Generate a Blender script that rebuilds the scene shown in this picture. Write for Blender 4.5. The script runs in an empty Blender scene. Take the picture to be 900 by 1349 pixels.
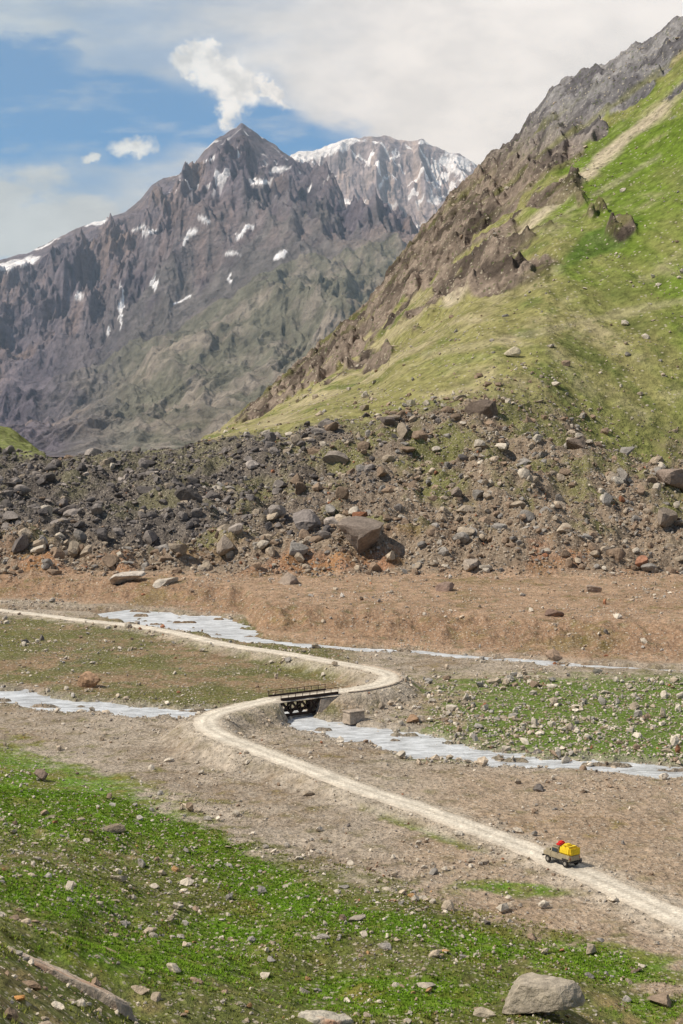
import bpy, bmesh, math, numpy as np, time
from mathutils import Vector, Matrix
T0=time.time()
rng=np.random.default_rng(7)
scene=bpy.context.scene
H,F,YH=55.0,2000.0,570.0

# ---------------------------------------------------------------- noise
_ga=np.linspace(0,2*np.pi,256,endpoint=False); _gx=np.cos(_ga).astype(np.float32); _gy=np.sin(_ga).astype(np.float32)
def perlin(x,y,seed=0):
    x=np.asarray(x,dtype=np.float64); y=np.asarray(y,dtype=np.float64)
    fx=np.floor(x); fy=np.floor(y)
    xi=fx.astype(np.int64); yi=fy.astype(np.int64)
    xf=(x-fx).astype(np.float32); yf=(y-fy).astype(np.float32)
    u=xf*xf*xf*(xf*(xf*6-15)+10); v=yf*yf*yf*(yf*(yf*6-15)+10)
    def g(ix,iy,dx,dy):
        h=(ix*374761393+iy*668265263+seed*97463477)&0xffffffff
        h=((h^(h>>13))*1274126177)&0xffffffff
        h=(h^(h>>16))&255
        return _gx[h]*dx+_gy[h]*dy
    a=g(xi,yi,xf,yf); b=g(xi+1,yi,xf-1,yf); c=g(xi,yi+1,xf,yf-1); d=g(xi+1,yi+1,xf-1,yf-1)
    return (a+(b-a)*u+((c+(d-c)*u)-(a+(b-a)*u))*v)*1.45
def fbm(x,y,o=4,seed=0,g=0.5,l=2.03):
    s=0;a=1;n=0
    for i in range(o):
        s=s+a*perlin(x,y,seed+i*13); n+=a; a*=g; x=x*l+3.7; y=y*l+1.3
    return s/n
def ridged(x,y,o=4,seed=0,g=0.5,l=2.07):
    s=0;a=1;n=0;w=1.0
    for i in range(o):
        r=1-np.abs(perlin(x,y,seed+i*13)); r=r*r
        s=s+a*r*w; n+=a; w=np.clip(r*1.6,0,1); a*=g; x=x*l+5.1; y=y*l+2.9
    return s/n
def sst(a,b,x):
    t=np.clip((x-a)/(b-a),0,1); return t*t*(3-2*t)
def lerp(a,b,t): return a+(b-a)*t
def mixc(a,b,t):
    t=np.asarray(t)[...,None]; return a*(1-t)+np.asarray(b,dtype=np.float32)*t

def itp(px,tab):
    a=np.array(tab,dtype=float); return np.interp(px,a[:,0],a[:,1])
def floorD(py,z=0.0): return (H-z)*F/(py-YH)
def P(px,py,z=0.0):
    D=floorD(py,z); return ((px-450)/F*D,D,z)

# ---------------------------------------------------------------- polylines
def catmull(pts,n=6):
    p=np.array(pts,dtype=float); p=np.vstack([2*p[0]-p[1],p,2*p[-1]-p[-2]]); out=[]
    for i in range(1,len(p)-2):
        for k in range(n):
            t=k/n
            out.append(0.5*((2*p[i])+(-p[i-1]+p[i+1])*t+(2*p[i-1]-5*p[i]+4*p[i+1]-p[i+2])*t*t+(-p[i-1]+3*p[i]-3*p[i+1]+p[i+2])*t**3))
    out.append(p[-2]); return np.array(out)
def polydist(x,y,pts):
    best=np.full(x.shape,1e9,dtype=np.float64); val=np.zeros(x.shape)
    for a,b in zip(pts[:-1],pts[1:]):
        dx,dy=b[0]-a[0],b[1]-a[1]; L=dx*dx+dy*dy+1e-9
        t=np.clip(((x-a[0])*dx+(y-a[1])*dy)/L,0,1)
        d=(x-a[0]-t*dx)**2+(y-a[1]-t*dy)**2
        m=d<best
        best=np.where(m,d,best); val=np.where(m,a[2]+(b[2]-a[2])*t,val)
    return np.sqrt(best),val

WZ=-0.8
def rp(l): 
    o=[]
    for px,py,hw in l:
        X,Y,_=P(px,py,WZ); o.append((X,Y,hw))
    return catmull(o,4)
river1=rp([(-500,885,5),(-200,898,5),(0,916,5.0),(70,929,4.4),(150,937,4.0),(235,942,3.2),(320,938,2.6),(365,938,2.6),(385,944,2.6),(405,953,2.8),(432,960,3.8),(475,967,5.4),(520,977,5.8),(580,990,4.8),(650,1000,3.6),(750,1008,3.2),(900,1018,3.0),(1100,1030,3),(1500,1050,3)])
river2=rp([(-100,800,2),(60,803,3),(150,806,6),(195,813,10),(243,821,14),(285,828,9),(318,842,3.5),(380,850,2.2),(470,856,1.8),(540,860,2.0),(640,868,1.2),(720,873,2.2),(800,880,.6),(900,885,.6),(1200,900,.6),(1500,915,.6)])
road_l=[(1300,1390,.6),(1100,1296,.5),(1000,1252,.5),(900,1211,.4),(820,1173,.35),(750,1142,.3),(700,1119,.3),(640,1096,.4),(560,1066,.7),(480,1040,1.2),(400,1010,1.9),(330,984,2.6),(286,966,3),(271,951,3),(283,940,3),(318,930,3),(362,920,3),(400,915.5,3),(437,911,3),(478,906,3),(508,898,3),(511,888.5,3),(484,880,2.9),(440,872,2.5),(380,861,2),(300,849,1.4),(230,833,1),(170,823,.8),(110,817,.6),(40,808,.5),(-60,799,.5),(-300,790,.5)]
road=catmull([P(*r) for r in road_l],6)
NB0=16*6; NB1=18*6
roadA=road[:NB0-1]; roadB=road[NB1+2:]
P1=road[NB0]; P2=road[NB1]
RHW=2.05

toeT=[(-900,930),(-300,960),(0,1000),(100,1026),(180,1058),(300,1090),(450,1130),(600,1168),(750,1212),(900,1290),(1100,1335),(1500,1400)]
bankT=[(-900,786),(0,790),(150,797),(250,804),(320,812),(350,838),(450,848),(540,853),(720,865),(900,876),(1500,900)]
BT=[(-900,570),(-300,590),(0,601),(150,598),(270,586),(400,568),(500,560),(600,537),(650,528),(720,545),(800,588),(900,622),(1000,636),(1500,600)]
CT=[(-900,200),(-600,330),(-200,500),(0,563),(25,575),(52,598),(90,612),(250,612),(268,583),(300,561),(340,531),(380,496),(405,474),(430,451),(480,408),(505,375),(525,342),(560,300),(600,251),(640,212),(680,176),(705,145),(722,122),(745,105),(770,92),(800,77),(850,52),(900,24),(1000,-20),(1500,-300)]
CD=[(-900,900),(-200,1300),(0,1500),(250,1700),(380,1950),(500,1850),(700,1550),(900,1300),(1500,900)]
DB=700.0

def ground_h(x,y,want=False):
    x=np.asarray(x,dtype=float); y=np.asarray(y,dtype=float)
    px=450+F*x/y
    n1=fbm(x/60,y/60,3,1); n2=fbm(x/11,y/11,4,5)
    z=0.35*n1+0.38*n2
    toe=floorD(itp(px,toeT))
    s=np.clip(toe-y+n1*10,0,None)
    z=z+0.03*s+0.0006*s*s+sst(0,30,s)*(fbm(x/22,y/22,3,44)*2.6+fbm(x/5,y/5,3,45)*.7)
    bb=floorD(itp(px,bankT))
    bn=fbm(x/14,y/14,4,9)
    tb=(y-bb+bn*9)
    ter=sst(2,44,tb)*4.6+sst(0,5,tb)*.5*np.abs(bn)*2
    ter=ter+sst(5,22,tb)*(1-sst(28,50,tb))*(ridged(x/9,y/14,3,77)-.5)*2.4
    z=np.where(y>bb-15,z+ter,z)
    far=y>500
    dA=530+14*fbm(px/120,px*0,2,3)
    zB=H-(itp(px,BT)-YH)/F*DB
    t=np.clip((y-dA)/(DB-dA),0,1)
    lum=fbm(x/48,y/48,3,21)*12+ridged(x/20,y/20,4,23)*7-3.5+fbm(x/5,y/5,3,28)*1.8
    zm=z+(zB-5)*(0.35*t+0.65*t**1.05)+lum*sst(0,.12,t)*(1-.55*sst(.75,1,t))
    z=np.where(far,zm,z)
    dC=itp(px,CD); zC=H-(itp(px,CT)-YH)/F*dC
    tc=(y-DB)/(dC-DB)
    t2=np.clip(tc,0,1)
    left=1-sst(225,270,px)
    prof=lerp(t2,np.where(zC>40,t2**1.6,t2),left)
    hill=(zB)+(zC-zB)*prof
    hill=hill-left*np.sin(np.pi*t2)*np.where(px>60,25,0)
    pyh=YH-(hill-H)/y*F
    below=pyh-itp(px,CT)
    wband=itp(px,[(250,0),(380,24),(450,54),(540,98),(620,138),(700,134),(770,104),(850,70),(900,52),(1200,60)])
    nb=fbm(x/70,y/120,5,31); nb2=fbm(x/24+y/90,y/60,3,33)
    bw=below/(wband+1)
    cl=(1-sst(.66,1.12,bw+(nb*.8+nb2*.55)*(.35+bw)))*sst(260,380,px)
    oc=np.exp(-(((px-668)/80)**2+((pyh-364+(px-668)*.3)/22)**2)*1.2)+np.exp(-(((px-815)/24)**2+((pyh-310)/13)**2))+.9*np.exp(-(((px-735)/42)**2+((pyh-262+(px-735)*.3)/13)**2))
    cl2=sst(.32,.7,oc+nb*.6+nb2*.4)
    cl3=sst(.2,.4,nb2*.8+nb*.5-.30*bw+.14)*sst(300,420,px)*(1-sst(1.6,2.6,bw))*.9
    cl=np.maximum(np.maximum(cl,cl2),cl3)*sst(.08,.3,tc)
    q=(ridged(x/55+nb*.4,y/95,5,35)-.45)*36+fbm(x/13,y/22,3,39)*10
    tr=hill/15+nb*1.8+nb2*.6; trr=(np.floor(tr)+sst(.25,.75,tr-np.floor(tr))-tr)*10
    hz=hill+cl*(q*.8+trr)*(1-.55*sst(.88,1,tc))+ (1-cl)*(fbm(x/90,y/150,4,41)*8+(ridged(x/28+y/130,y/200,3,43)-.5)*3.6)*sst(0,.25,tc)
    hz=np.where(tc>1,hz-(y-dC)*0.45,hz)
    hz=hz+lum*.45*(1-sst(0,.12,tc))
    hz=np.maximum(hz,3+n1)
    z=np.where(y>DB,hz,z)
    m=(y>140)&(y<560)
    rd=np.full(x.shape,1e9)
    r1=np.full(x.shape,1e9); r2=np.full(x.shape,1e9)
    if m.any():
        xm=x[m]; ym=y[m]; zz=z[m]
        dA_,vA=polydist(xm,ym,roadA); dB_,vB=polydist(xm,ym,roadB)
        d=np.minimum(dA_,dB_); v=np.where(dA_<dB_,vA,vB)
        bankw=1.6+np.abs(v-zz)*1.5+n2[m]*.8
        w=1-sst(0,1,(d-(RHW+.6))/bankw)
        zz=lerp(zz,v-.14,w)
        rd[m]=d
        fr=fbm(xm/2.6,ym/2.6,3,51); bed=-1.9+1.7*sst(.16,.46,fbm(xm/11,ym/3.6,4,52))
        d1,h1=polydist(xm,ym,river1); e1=d1+n2[m]*4.6+fr*2.2
        w1=1-sst(-1,4.2,e1-h1); zz=lerp(zz,bed,w1); r1[m]=e1-h1
        d2,h2=polydist(xm,ym,river2); e2=d2+n2[m]*(1.6+h2*.5)+fr*1.4
        w2=(1-sst(-1,4.0,e2-h2)); w2=w2*sst(RHW+.5,RHW+2.5,d)
        zz=lerp(zz,bed,w2); r2[m]=e2-h2
        z[m]=zz
    if want: return z,dict(px=px,s=s,tb=tb,t=t,tc=tc,cl=cl,below=below,n1=n1,n2=n2,rd=rd,r1=r1,r2=r2,bn=bn)
    return z

# ---------------------------------------------------------------- mesh helper
def mesh_obj(name,verts,faces,col=None,mat=None,smooth=True):
    me=bpy.data.meshes.new(name)
    nv=len(verts); nf=len(faces); k=faces.shape[1]
    me.vertices.add(nv); me.vertices.foreach_set("co",np.ascontiguousarray(verts,dtype=np.float32).ravel())
    me.loops.add(nf*k); me.loops.foreach_set("vertex_index",np.ascontiguousarray(faces,dtype=np.int32).ravel())
    me.polygons.add(nf); me.polygons.foreach_set("loop_start",np.arange(0,nf*k,k,dtype=np.int32))
    try: me.polygons.foreach_set("loop_total",np.full(nf,k,dtype=np.int32))
    except Exception: pass
    me.polygons.foreach_set("use_smooth",np.full(nf,smooth,dtype=bool))
    me.update(calc_edges=True)
    if col is not None:
        a=me.color_attributes.new("Col",'FLOAT_COLOR','POINT')
        c=np.ones((nv,4),dtype=np.float32); c[:,:3]=np.clip(col,0,1); a.data.foreach_set("color",c.ravel())
    ob=bpy.data.objects.new(name,me); scene.collection.objects.link(ob)
    if mat: me.materials.append(mat)
    return ob
def grid_faces(nr,nc):
    i=np.arange(nr-1)[:,None]*nc+np.arange(nc-1)[None]
    return np.stack([i,i+1,i+nc+1,i+nc],-1).reshape(-1,4)

# ---------------------------------------------------------------- materials
def new_mat(name):
    m=bpy.data.materials.new(name); m.use_nodes=True; nt=m.node_tree
    b=nt.nodes["Principled BSDF"]; b.inputs["Roughness"].default_value=.9
    b.inputs["Specular IOR Level"].default_value=.1
    return m,nt,b
def vary_mat(name,scales,bumps,rough=.92,base=None,speck=None,detail=5):
    m,nt,b=new_mat(name); N=nt.nodes; L=nt.links
    b.inputs["Roughness"].default_value=rough
    tc=N.new("ShaderNodeTexCoord")
    if base is None:
        a=N.new("ShaderNodeAttribute"); a.attribute_name="Col"; cur=a.outputs["Color"]
    else:
        a=N.new("ShaderNodeRGB"); a.outputs[0].default_value=(*base,1); cur=a.outputs[0]
    for sc,lo,hi in scales:
        n=N.new("ShaderNodeTexNoise"); n.inputs["Scale"].default_value=sc; n.inputs["Detail"].default_value=detail; n.inputs["Roughness"].default_value=.7
        L.new(tc.outputs["Object"],n.inputs["Vector"])
        r=N.new("ShaderNodeMapRange"); r.inputs[1].default_value=.34; r.inputs[2].default_value=.66; r.inputs[3].default_value=lo; r.inputs[4].default_value=hi
        L.new(n.outputs[0],r.inputs[0])
        v=N.new("ShaderNodeVectorMath"); v.operation='SCALE'; L.new(cur,v.inputs[0]); L.new(r.outputs[0],v.inputs["Scale"]); cur=v.outputs[0]
    if speck:
        for sc,th,colr,amt in speck:
            vo=N.new("ShaderNodeTexVoronoi"); vo.inputs["Scale"].default_value=sc; L.new(tc.outputs["Object"],vo.inputs["Vector"])
            sep=N.new("ShaderNodeSeparateColor"); L.new(vo.outputs["Color"],sep.inputs[0])
            g=N.new("ShaderNodeMath"); g.operation='GREATER_THAN'; g.inputs[1].default_value=th; L.new(sep.outputs[0],g.inputs[0])
            ds=N.new("ShaderNodeMapRange"); ds.inputs[1].default_value=.25; ds.inputs[2].default_value=.42; ds.inputs[3].default_value=amt; ds.inputs[4].default_value=0
            L.new(vo.outputs["Distance"],ds.inputs[0])
            mu=N.new("ShaderNodeMath"); mu.operation='MULTIPLY'; L.new(g.outputs[0],mu.inputs[0]); L.new(ds.outputs[0],mu.inputs[1])
            mx=N.new("ShaderNodeMix"); mx.data_type='RGBA'; L.new(mu.outputs[0],mx.inputs["Factor"]); L.new(cur,mx.inputs["A"]); mx.inputs["B"].default_value=(*colr,1)
            cur=mx.outputs["Result"]
    L.new(cur,b.inputs["Base Color"])
    prev=None
    for sc,dist,st in bumps:
        n=N.new("ShaderNodeTexNoise"); n.inputs["Scale"].default_value=sc; n.inputs["Detail"].default_value=detail; n.inputs["Roughness"].default_value=.62
        L.new(tc.outputs["Object"],n.inputs["Vector"])
        bp=N.new("ShaderNodeBump"); bp.inputs["Distance"].default_value=dist; bp.inputs["Strength"].default_value=st
        L.new(n.outputs[0],bp.inputs["Height"])
        if prev: L.new(prev,bp.inputs["Normal"])
        prev=bp.outputs[0]
    if prev: L.new(prev,b.inputs["Normal"])
    return m
M_ground=vary_mat("ground_soil",[(.12,.84,1.14),(.9,.64,1.32)],[(.9,1.3,1)],speck=[(1.3,.72,(.54,.45,.34),.7),(2.6,.75,(.54,.46,.35),.65),(2.1,.76,(.10,.08,.04),.6)])
M_hill=vary_mat("hillside_grass",[(.02,.86,1.14),(.16,.66,1.32)],[(.16,4,.9)],speck=[(.42,.84,(.44,.38,.27),.7),(.3,.82,(.075,.10,.025),.6)])
M_mtn=vary_mat("mountain_rock",[(.004,.85,1.15),(.022,.6,1.38)],[(.012,48,1)],detail=7)
M_rock=vary_mat("rock_stone",[(.9,.70,1.22)],[(1.5,.5,.8)],rough=.88)
M_road=vary_mat("road_gravel",[(.25,.80,1.12),(2.2,.72,1.2)],[(2.0,.3,.8)],speck=[(1.8,.85,(.36,.30,.22),.6)])
M_wall=vary_mat("masonry",[(.6,.7,1.2),(3,.7,1.25)],[(2,.4,.8)],base=(.44,.35,.26))
M_tuft=vary_mat("grass_blades",[(.5,.8,1.2)],[])
def simple(name,c,r=.6,metal=0,var=True):
    m=vary_mat(name,[(3,.8,1.15)] if var else [],[],rough=r,base=c)
    m.node_tree.nodes["Principled BSDF"].inputs["Metallic"].default_value=metal
    return m

mw,nt,b=new_mat("glacial_water"); N=nt.nodes; L=nt.links
tc=N.new("ShaderNodeTexCoord"); n=N.new("ShaderNodeTexNoise"); n.inputs["Scale"].default_value=.7; n.inputs["Detail"].default_value=9; n.inputs["Roughness"].default_value=.72
mp=N.new("ShaderNodeMapping"); mp.inputs["Scale"].default_value=(.35,1.1,1); L.new(tc.outputs["Object"],mp.inputs[0]); L.new(mp.outputs[0],n.inputs["Vector"])
cr=N.new("ShaderNodeValToRGB"); cr.color_ramp.elements[0].position=.38; cr.color_ramp.elements[0].color=(.36,.355,.335,1); cr.color_ramp.elements[1].position=.60; cr.color_ramp.elements[1].color=(.80,.80,.78,1)
L.new(n.outputs[0],cr.inputs[0]); L.new(cr.outputs[0],b.inputs["Base Color"]); b.inputs["Roughness"].default_value=.35; b.inputs["Specular IOR Level"].default_value=.4
bp=N.new("ShaderNodeBump"); bp.inputs["Distance"].default_value=.8; bp.inputs["Strength"].default_value=.9; L.new(n.outputs[0],bp.inputs["Height"]); L.new(bp.outputs[0],b.inputs["Normal"])

# ---------------------------------------------------------------- colours
def A(*c): return np.array(c,dtype=np.float32)
GB=[(60,1052,220,54,.28,1.2),(255,1105,115,24,.35,.85),(345,1165,135,30,.42,1.2),(480,1215,160,22,.12,.95),(680,1170,100,11,.05,.85),(560,1090,115,10,.36,.95),(800,1270,130,30,.1,.9),(200,1260,180,46,.1,.8),(520,1310,160,36,0,.85),(60,1180,140,40,.2,.85),(860,1330,80,25,0,.7),(620,1245,100,24,.2,.8),(330,1230,130,26,.1,.8)]
def ground_col(x,y,z,k):
    px=k['px']; pr=YH+(H-z)/y*F; n1,n2=k['n1'],k['n2']
    n3=fbm(x/4,y/4,4,61); n4=fbm(x/25,y/25,4,63)
    c=np.zeros(x.shape+(3,),dtype=np.float32)+A(.45,.365,.27)
    c=mixc(c,A(.31,.235,.16),sst(-.3,.5,n4+n3*.6))
    c=mixc(c,A(.42,.295,.19),sst(430,620,px+n4*120)*sst(1000,1030,pr)*.7)
    m=(1-sst(430,500,px+n3*40))*sst(808,818,pr+n3*6)*(1-sst(918,934,pr-px*.05+n3*14))
    mc=mixc(np.zeros_like(c)+A(.30,.195,.105),A(.135,.14,.036),sst(-.4,.2,n4+n3*.7+n2*.3))
    c=mixc(c,mc,m*.95)
    m=sst(505,570,px+n3*50)*sst(880,900,pr+n3*10)*(1-sst(1002,1015,pr+n3*5-(px-900)*.02))
    mc=mixc(np.zeros_like(c)+A(.35,.27,.165),A(.125,.195,.025),sst(-.5,0,n4+n3*.7+(px-640)/600+(pr-960)/300))
    c=mixc(c,mc,m)
    tb=k['tb']; m=sst(-2,4,tb)
    tcx=mixc(np.zeros_like(c)+A(.46,.295,.18),A(.33,.20,.12),sst(-.3,.4,n3+n4*.6))
    tcx=mixc(tcx,A(.31,.18,.10),sst(4,12,tb)*(1-sst(30,46,tb))*.65)
    tcx=mixc(tcx,A(.20,.175,.065),sst(.1,.5,n4+n3*.5)*.5)
    c=mixc(c,tcx,m*.95)
    s=k['s']; m=sst(0,14,s+n3*14)
    mc=mixc(np.zeros_like(c)+A(.255,.19,.08),A(.12,.145,.024),sst(-.6,0,n4*.9+n3*.8))
    mc=mixc(mc,A(.40,.31,.20),sst(.35,.7,n2+n3*.6)*.5)
    gb=np.zeros(x.shape)
    for cx,cy,rx,ry,rot,a in GB:
        dx=px-cx; dy=pr-cy; ax=(dx*math.cos(rot)+dy*math.sin(rot))/rx; ay=(-dx*math.sin(rot)+dy*math.cos(rot))/ry
        gb=np.maximum(gb,a*np.exp(-(ax*ax+ay*ay)))
    c=mixc(c,mc,m*.95)
    gm=sst(.22,.65,gb+n3*.6+n4*.2)*sst(3,7,k['rd'])
    c=mixc(c,mixc(np.zeros_like(c)+A(.12,.235,.010),A(.165,.19,.020),sst(-.3,.4,n3+n2*.4)),gm*.92)
    c=mixc(c,A(.55,.46,.345),(1-sst(2.3,7.5,k['rd']+n3*3.5))*.8)
    c=mixc(c,A(.42,.36,.28),(1-sst(1,6,k['r1']+n3*2))*.7)
    c=mixc(c,A(.22,.17,.12),(1-sst(-1.5,1,k['r1']+n3*1.5))*.7)
    c=mixc(c,A(.20,.135,.08),(1-sst(0,3,k['r2']+n3))*.7)
    t=k['t']; m=sst(-.01,.06,t+n3*.03)
    cloud_shade=np.clip((1-sst(120,560,px+n4*180-t*120))*sst(.1,.35,t),0,1)*.9  # cloud shadow painted into the soil colour of the left, upper moraine
    so=mixc(np.zeros_like(c)+A(.29,.215,.145),A(.135,.115,.097),cloud_shade)
    so=mixc(so,A(.17,.17,.05),sst(-.05,.4,n4+n2*.4+t*.5-.2)*(1-cloud_shade*.7)*.85)
    so=mixc(so,A(.44,.20,.10),(1-sst(.08,.24,t))*sst(.0,.35,n4)*.7)
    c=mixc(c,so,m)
    tc=k['tc']
    if (tc>0).any():
        nA=fbm(x/120+y/300,y/240,4,71); nB=fbm(x/25+y/60,y/70,4,73)
        ac=-x*.6+z*.9
        nS=fbm(ac/14,(x+y*.4)/160,4,75)
        g=mixc(np.zeros_like(c)+A(.24,.215,.08),A(.125,.175,.022),sst(-.2,.45,nA+nB*.5+(px-780)/620))
        g=mixc(g,A(.38,.31,.18),sst(-.05,.5,nB*.8-nA*.4+nS*.6-(px-660)/1300)*.75)
        g=mixc(g,A(.09,.12,.024),sst(.1,.5,-nB+nS*.5-nA*.3)*.65)
        for (xa,ya,xb,yb,w,a) in [(905,110,590,395,8,.8),(870,205,640,345,4,.35),(900,395,560,470,5,.25),(880,150,700,270,4,.35)]:
            dx,dy=xb-xa,yb-ya; tt=np.clip(((px-xa)*dx+(pr-ya)*dy)/(dx*dx+dy*dy),0,1)
            dd=np.hypot(px-xa-tt*dx,pr-ya-tt*dy)+nB*9+nS*6
            g=mixc(g,A(.46,.37,.26),(1-sst(w*.2,w*1.5,dd))*a)
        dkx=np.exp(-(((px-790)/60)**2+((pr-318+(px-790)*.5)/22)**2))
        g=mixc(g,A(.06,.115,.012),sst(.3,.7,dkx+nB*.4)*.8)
        rk=mixc(np.zeros_like(c)+A(.25,.19,.14),A(.08,.06,.045),sst(-.3,.3,nB+nS*.3))
        up=1-sst(120,240,pr)
        rk=mixc(rk,mixc(np.zeros_like(c)+A(.25,.23,.215),A(.115,.105,.105),sst(-.3,.3,nB)),up)
        rk=mixc(rk,A(.16,.155,.045),sst(.05,.4,nS+nA*.4-.1)*.6)
        g=mixc(g,rk,sst(.25,.6,k['cl']+nB*.3))
        g=mixc(g,A(.14,.17,.04),(1-sst(220,280,px))*.8)
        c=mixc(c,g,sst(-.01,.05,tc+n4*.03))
    return c

cols=np.concatenate([np.arange(-900,-60,12),np.arange(-60,960,1.3),np.arange(960,1510,10)])
rowsN=np.concatenate([np.arange(14,80,2.2),np.arange(80,150,.62),])
q=np.arange(YH+110000/150.,YH+110000/520.,-1.05); rows_mid=110000/(q-YH)
rows_mor=np.arange(520,DB,.95)
r_near=np.unique(np.concatenate([rowsN,rows_mid,rows_mor,[DB]]))
r_hill=np.unique(np.concatenate([[DB],np.arange(DB+1.5,1350,1.5),np.arange(1350,2150,3.5),np.arange(2150,3900,60)]))
def sheet(name,rows,mat):
    Y=np.repeat(rows[:,None],len(cols),1); X=(cols[None]-450)/F*Y
    Z,k=ground_h(X,Y,True); C=ground_col(X,Y,Z,k)
    V=np.stack([X,Y,Z],-1).reshape(-1,3)
    return mesh_obj(name,V,grid_faces(len(rows),len(cols)),C.reshape(-1,3),mat)
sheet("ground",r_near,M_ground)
sheet("hillside",r_hill,M_hill); print("hill",time.time()-T0)

# ---------------------------------------------------------------- mountains
ST=[(-900,300),(-300,380),(0,343),(40,335),(80,314),(100,304),(130,291),(165,279),(185,262),(200,245),(215,236),(245,227),(258,214),(268,200),(278,188),(288,180),(300,174),(310,168),(318,161),(330,168),(345,181),(360,191),(385,208),(410,232),(430,254),(445,285),(455,322),(480,328),(525,327),(560,340),(700,400),(1500,500)]
MT=[(-900,470),(-300,520),(0,545),(60,532),(150,480),(250,430),(330,398),(400,352),(440,338),(470,337),(520,340),(600,380),(700,430),(1500,560)]
def mtn(name,rows,colsm,skyT,midT,DF,DM,DS,foot_py,seed,kind):
    Y=np.repeat(rows[:,None],len(colsm),1); PX=np.repeat(colsm[None],len(rows),0); X=(PX-450)/F*Y
    ds=DS(PX); zS=H-(itp(PX,skyT)-YH)/F*ds; dm=DM; zM=H-(itp(PX,midT)-YH)/F*dm; zF=H-(foot_py-YH)/F*DF
    t=np.clip((Y-DF)/(dm-DF),0,1); t2=np.clip((Y-dm)/(ds-dm),0,1)
    z=np.where(Y<dm,zF+(zM-zF)*t**1.35,zM+(zS-zM)*t2**.93)
    xp=(318-450)/F*7000.; yp=7000.
    th=np.arctan2(X-xp,yp+250-Y); r=np.hypot(X-xp,Y-yp)
    wx=fbm(X/900,Y/900,3,seed)*260; wy=fbm(X/900,Y/900,3,seed+5)*260
    gl=None
    if kind==0:
        g1=ridged(th*2.6+wx/900,r/2600+wy/2000,6,seed+10,.55)
        g2=ridged((X+wx)/620,(Y+wy)/900,7,seed+20,.55)
        g3=ridged((X+wx*.5)/150+Y/600,(Y+wy*.5)/330,5,seed+25,.6)
        e=sst(-.1,.35,t2)*(1-.93*sst(.58,.97,t2))
        off=.10*sst(.5,.9,t2)
        rel=(g1-.42-off)*320*np.clip(r/900,.3,1)+(g2-.42-off)*290+(g3-.4-off)*125
        gl=ridged((X+wx*1.2)/260+Y/1500,(Y+wy)/1300,5,seed+30,.6)
        ap=(gl-.5)*75+(g2-.4)*120*t+(ridged((X+wx)/75+Y/500,(Y+wy)/420,3,seed+33)-.5)*22
        z=z+np.where(Y<dm,ap*sst(0,.3,t)*(1-sst(.8,1,t))+rel*.36*sst(.5,1,t),rel*np.maximum(e,.36*(1-sst(.0,.2,t2))))
        z=z+fbm(X/70,Y/70,4,seed+50)*18*sst(.1,.5,t2)*(1-.5*sst(.85,1,t2))
    else:
        g1=ridged((X+wx*.4)/230,Y/1800,6,seed+10,.6); g2=ridged((X+wx)/600,(Y+wy)/700,6,seed+20,.55)
        e=sst(0,.2,t2)*(1-.85*sst(.8,1,t2))
        z=z+((g1-.5)*200+(g2-.45)*160)*e+fbm(X/60,Y/60,4,seed+50)*12*(1-sst(.9,1,t2)*.6)
    z=np.where(Y>ds,z-(Y-ds)*.8,z)
    PY=YH-(z-H)/Y*F
    nA=fbm(X/500,Y/500,4,seed+60); nB=fbm(X/90,Y/120,5,seed+62,.6)
    C=np.zeros(X.shape+(3,),dtype=np.float32)
    if kind==0:
        C+=A(.175,.155,.18); C=mixc(C,A(.26,.20,.175),sst(-.1,.5,nA+nB*.5)*.85); C=mixc(C,A(.07,.063,.088),sst(-.05,.45,-nA+nB*.7)*.8)
        gr=np.where(Y<dm,1,(1-sst(.02,.36,t2+nB*.3+nA*.25))*.45)
        gc=mixc(np.zeros_like(C)+A(.17,.17,.115),A(.29,.26,.21),sst(-.2,.5,nB*1.1+nA*.6+(gl-.55)*.5))
        gc=mixc(gc,A(.09,.10,.07),sst(.05,.5,fbm(X/260,Y/260,5,seed+72,.6))*.7)
        C=mixc(C,gc,gr*sst(0,220,PX+nB*60)*.85)
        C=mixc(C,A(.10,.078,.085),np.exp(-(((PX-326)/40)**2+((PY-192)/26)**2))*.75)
        snow=[(252,310,13,5,-.3),(243,318,4,11,.9),(305,366,3,8,0),(303,334,14,3,.15),(322,306,16,4,-.5),(372,338,13,4,-.6),(343,239,14,4,0),(368,225,12,4,-.4),(160,402,3.2,34,.0),(136,436,2.5,8,0),(190,303,22,3,.1),(28,345,28,5,-.25),(5,352,18,6,-.3),(128,293,14,4,-.4),(60,323,22,2,-.4),(105,388,7,3.5,0),(240,396,12,2.5,-.5),(275,211,8,2,-.6),(230,232,9,2,-.1),(205,375,4,12,.4),(270,290,10,3,.5)]
    else:
        C+=A(.34,.30,.31); C=mixc(C,A(.48,.40,.36),sst(-.2,.4,fbm(X/50,Y/600,4,seed+64)+nA*.5)); C=mixc(C,A(.17,.155,.19),sst(.0,.45,nB+nA*.4)*.75)
        snow=[(402,205,22,9,-.1),(430,197,26,9,-.25),(455,188,22,5,-.2),(385,207,14,5,0),(458,266,16,3,.4),(476,275,10,3,-.4),(457,292,4,6,0),(505,240,12,3,-.8),(576,232,3,26,-.1),(590,215,14,8,.2),(605,212,22,8,.3),(598,225,20,4,.6),(575,262,12,3,-.4),(530,316,14,4,-.2),(548,300,14,2,-.5),(563,188,10,3,.2),(520,205,3,8,.3),(612,218,14,5,.2),(430,228,10,2,.2),(445,290,3,22,0),(585,285,7,3,0)]
    sm=np.zeros(X.shape); wxp=fbm(X/80,Y/120,5,seed+80,.6)*18; wyp=fbm(X/80,Y/120,5,seed+82,.6)*9
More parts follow.
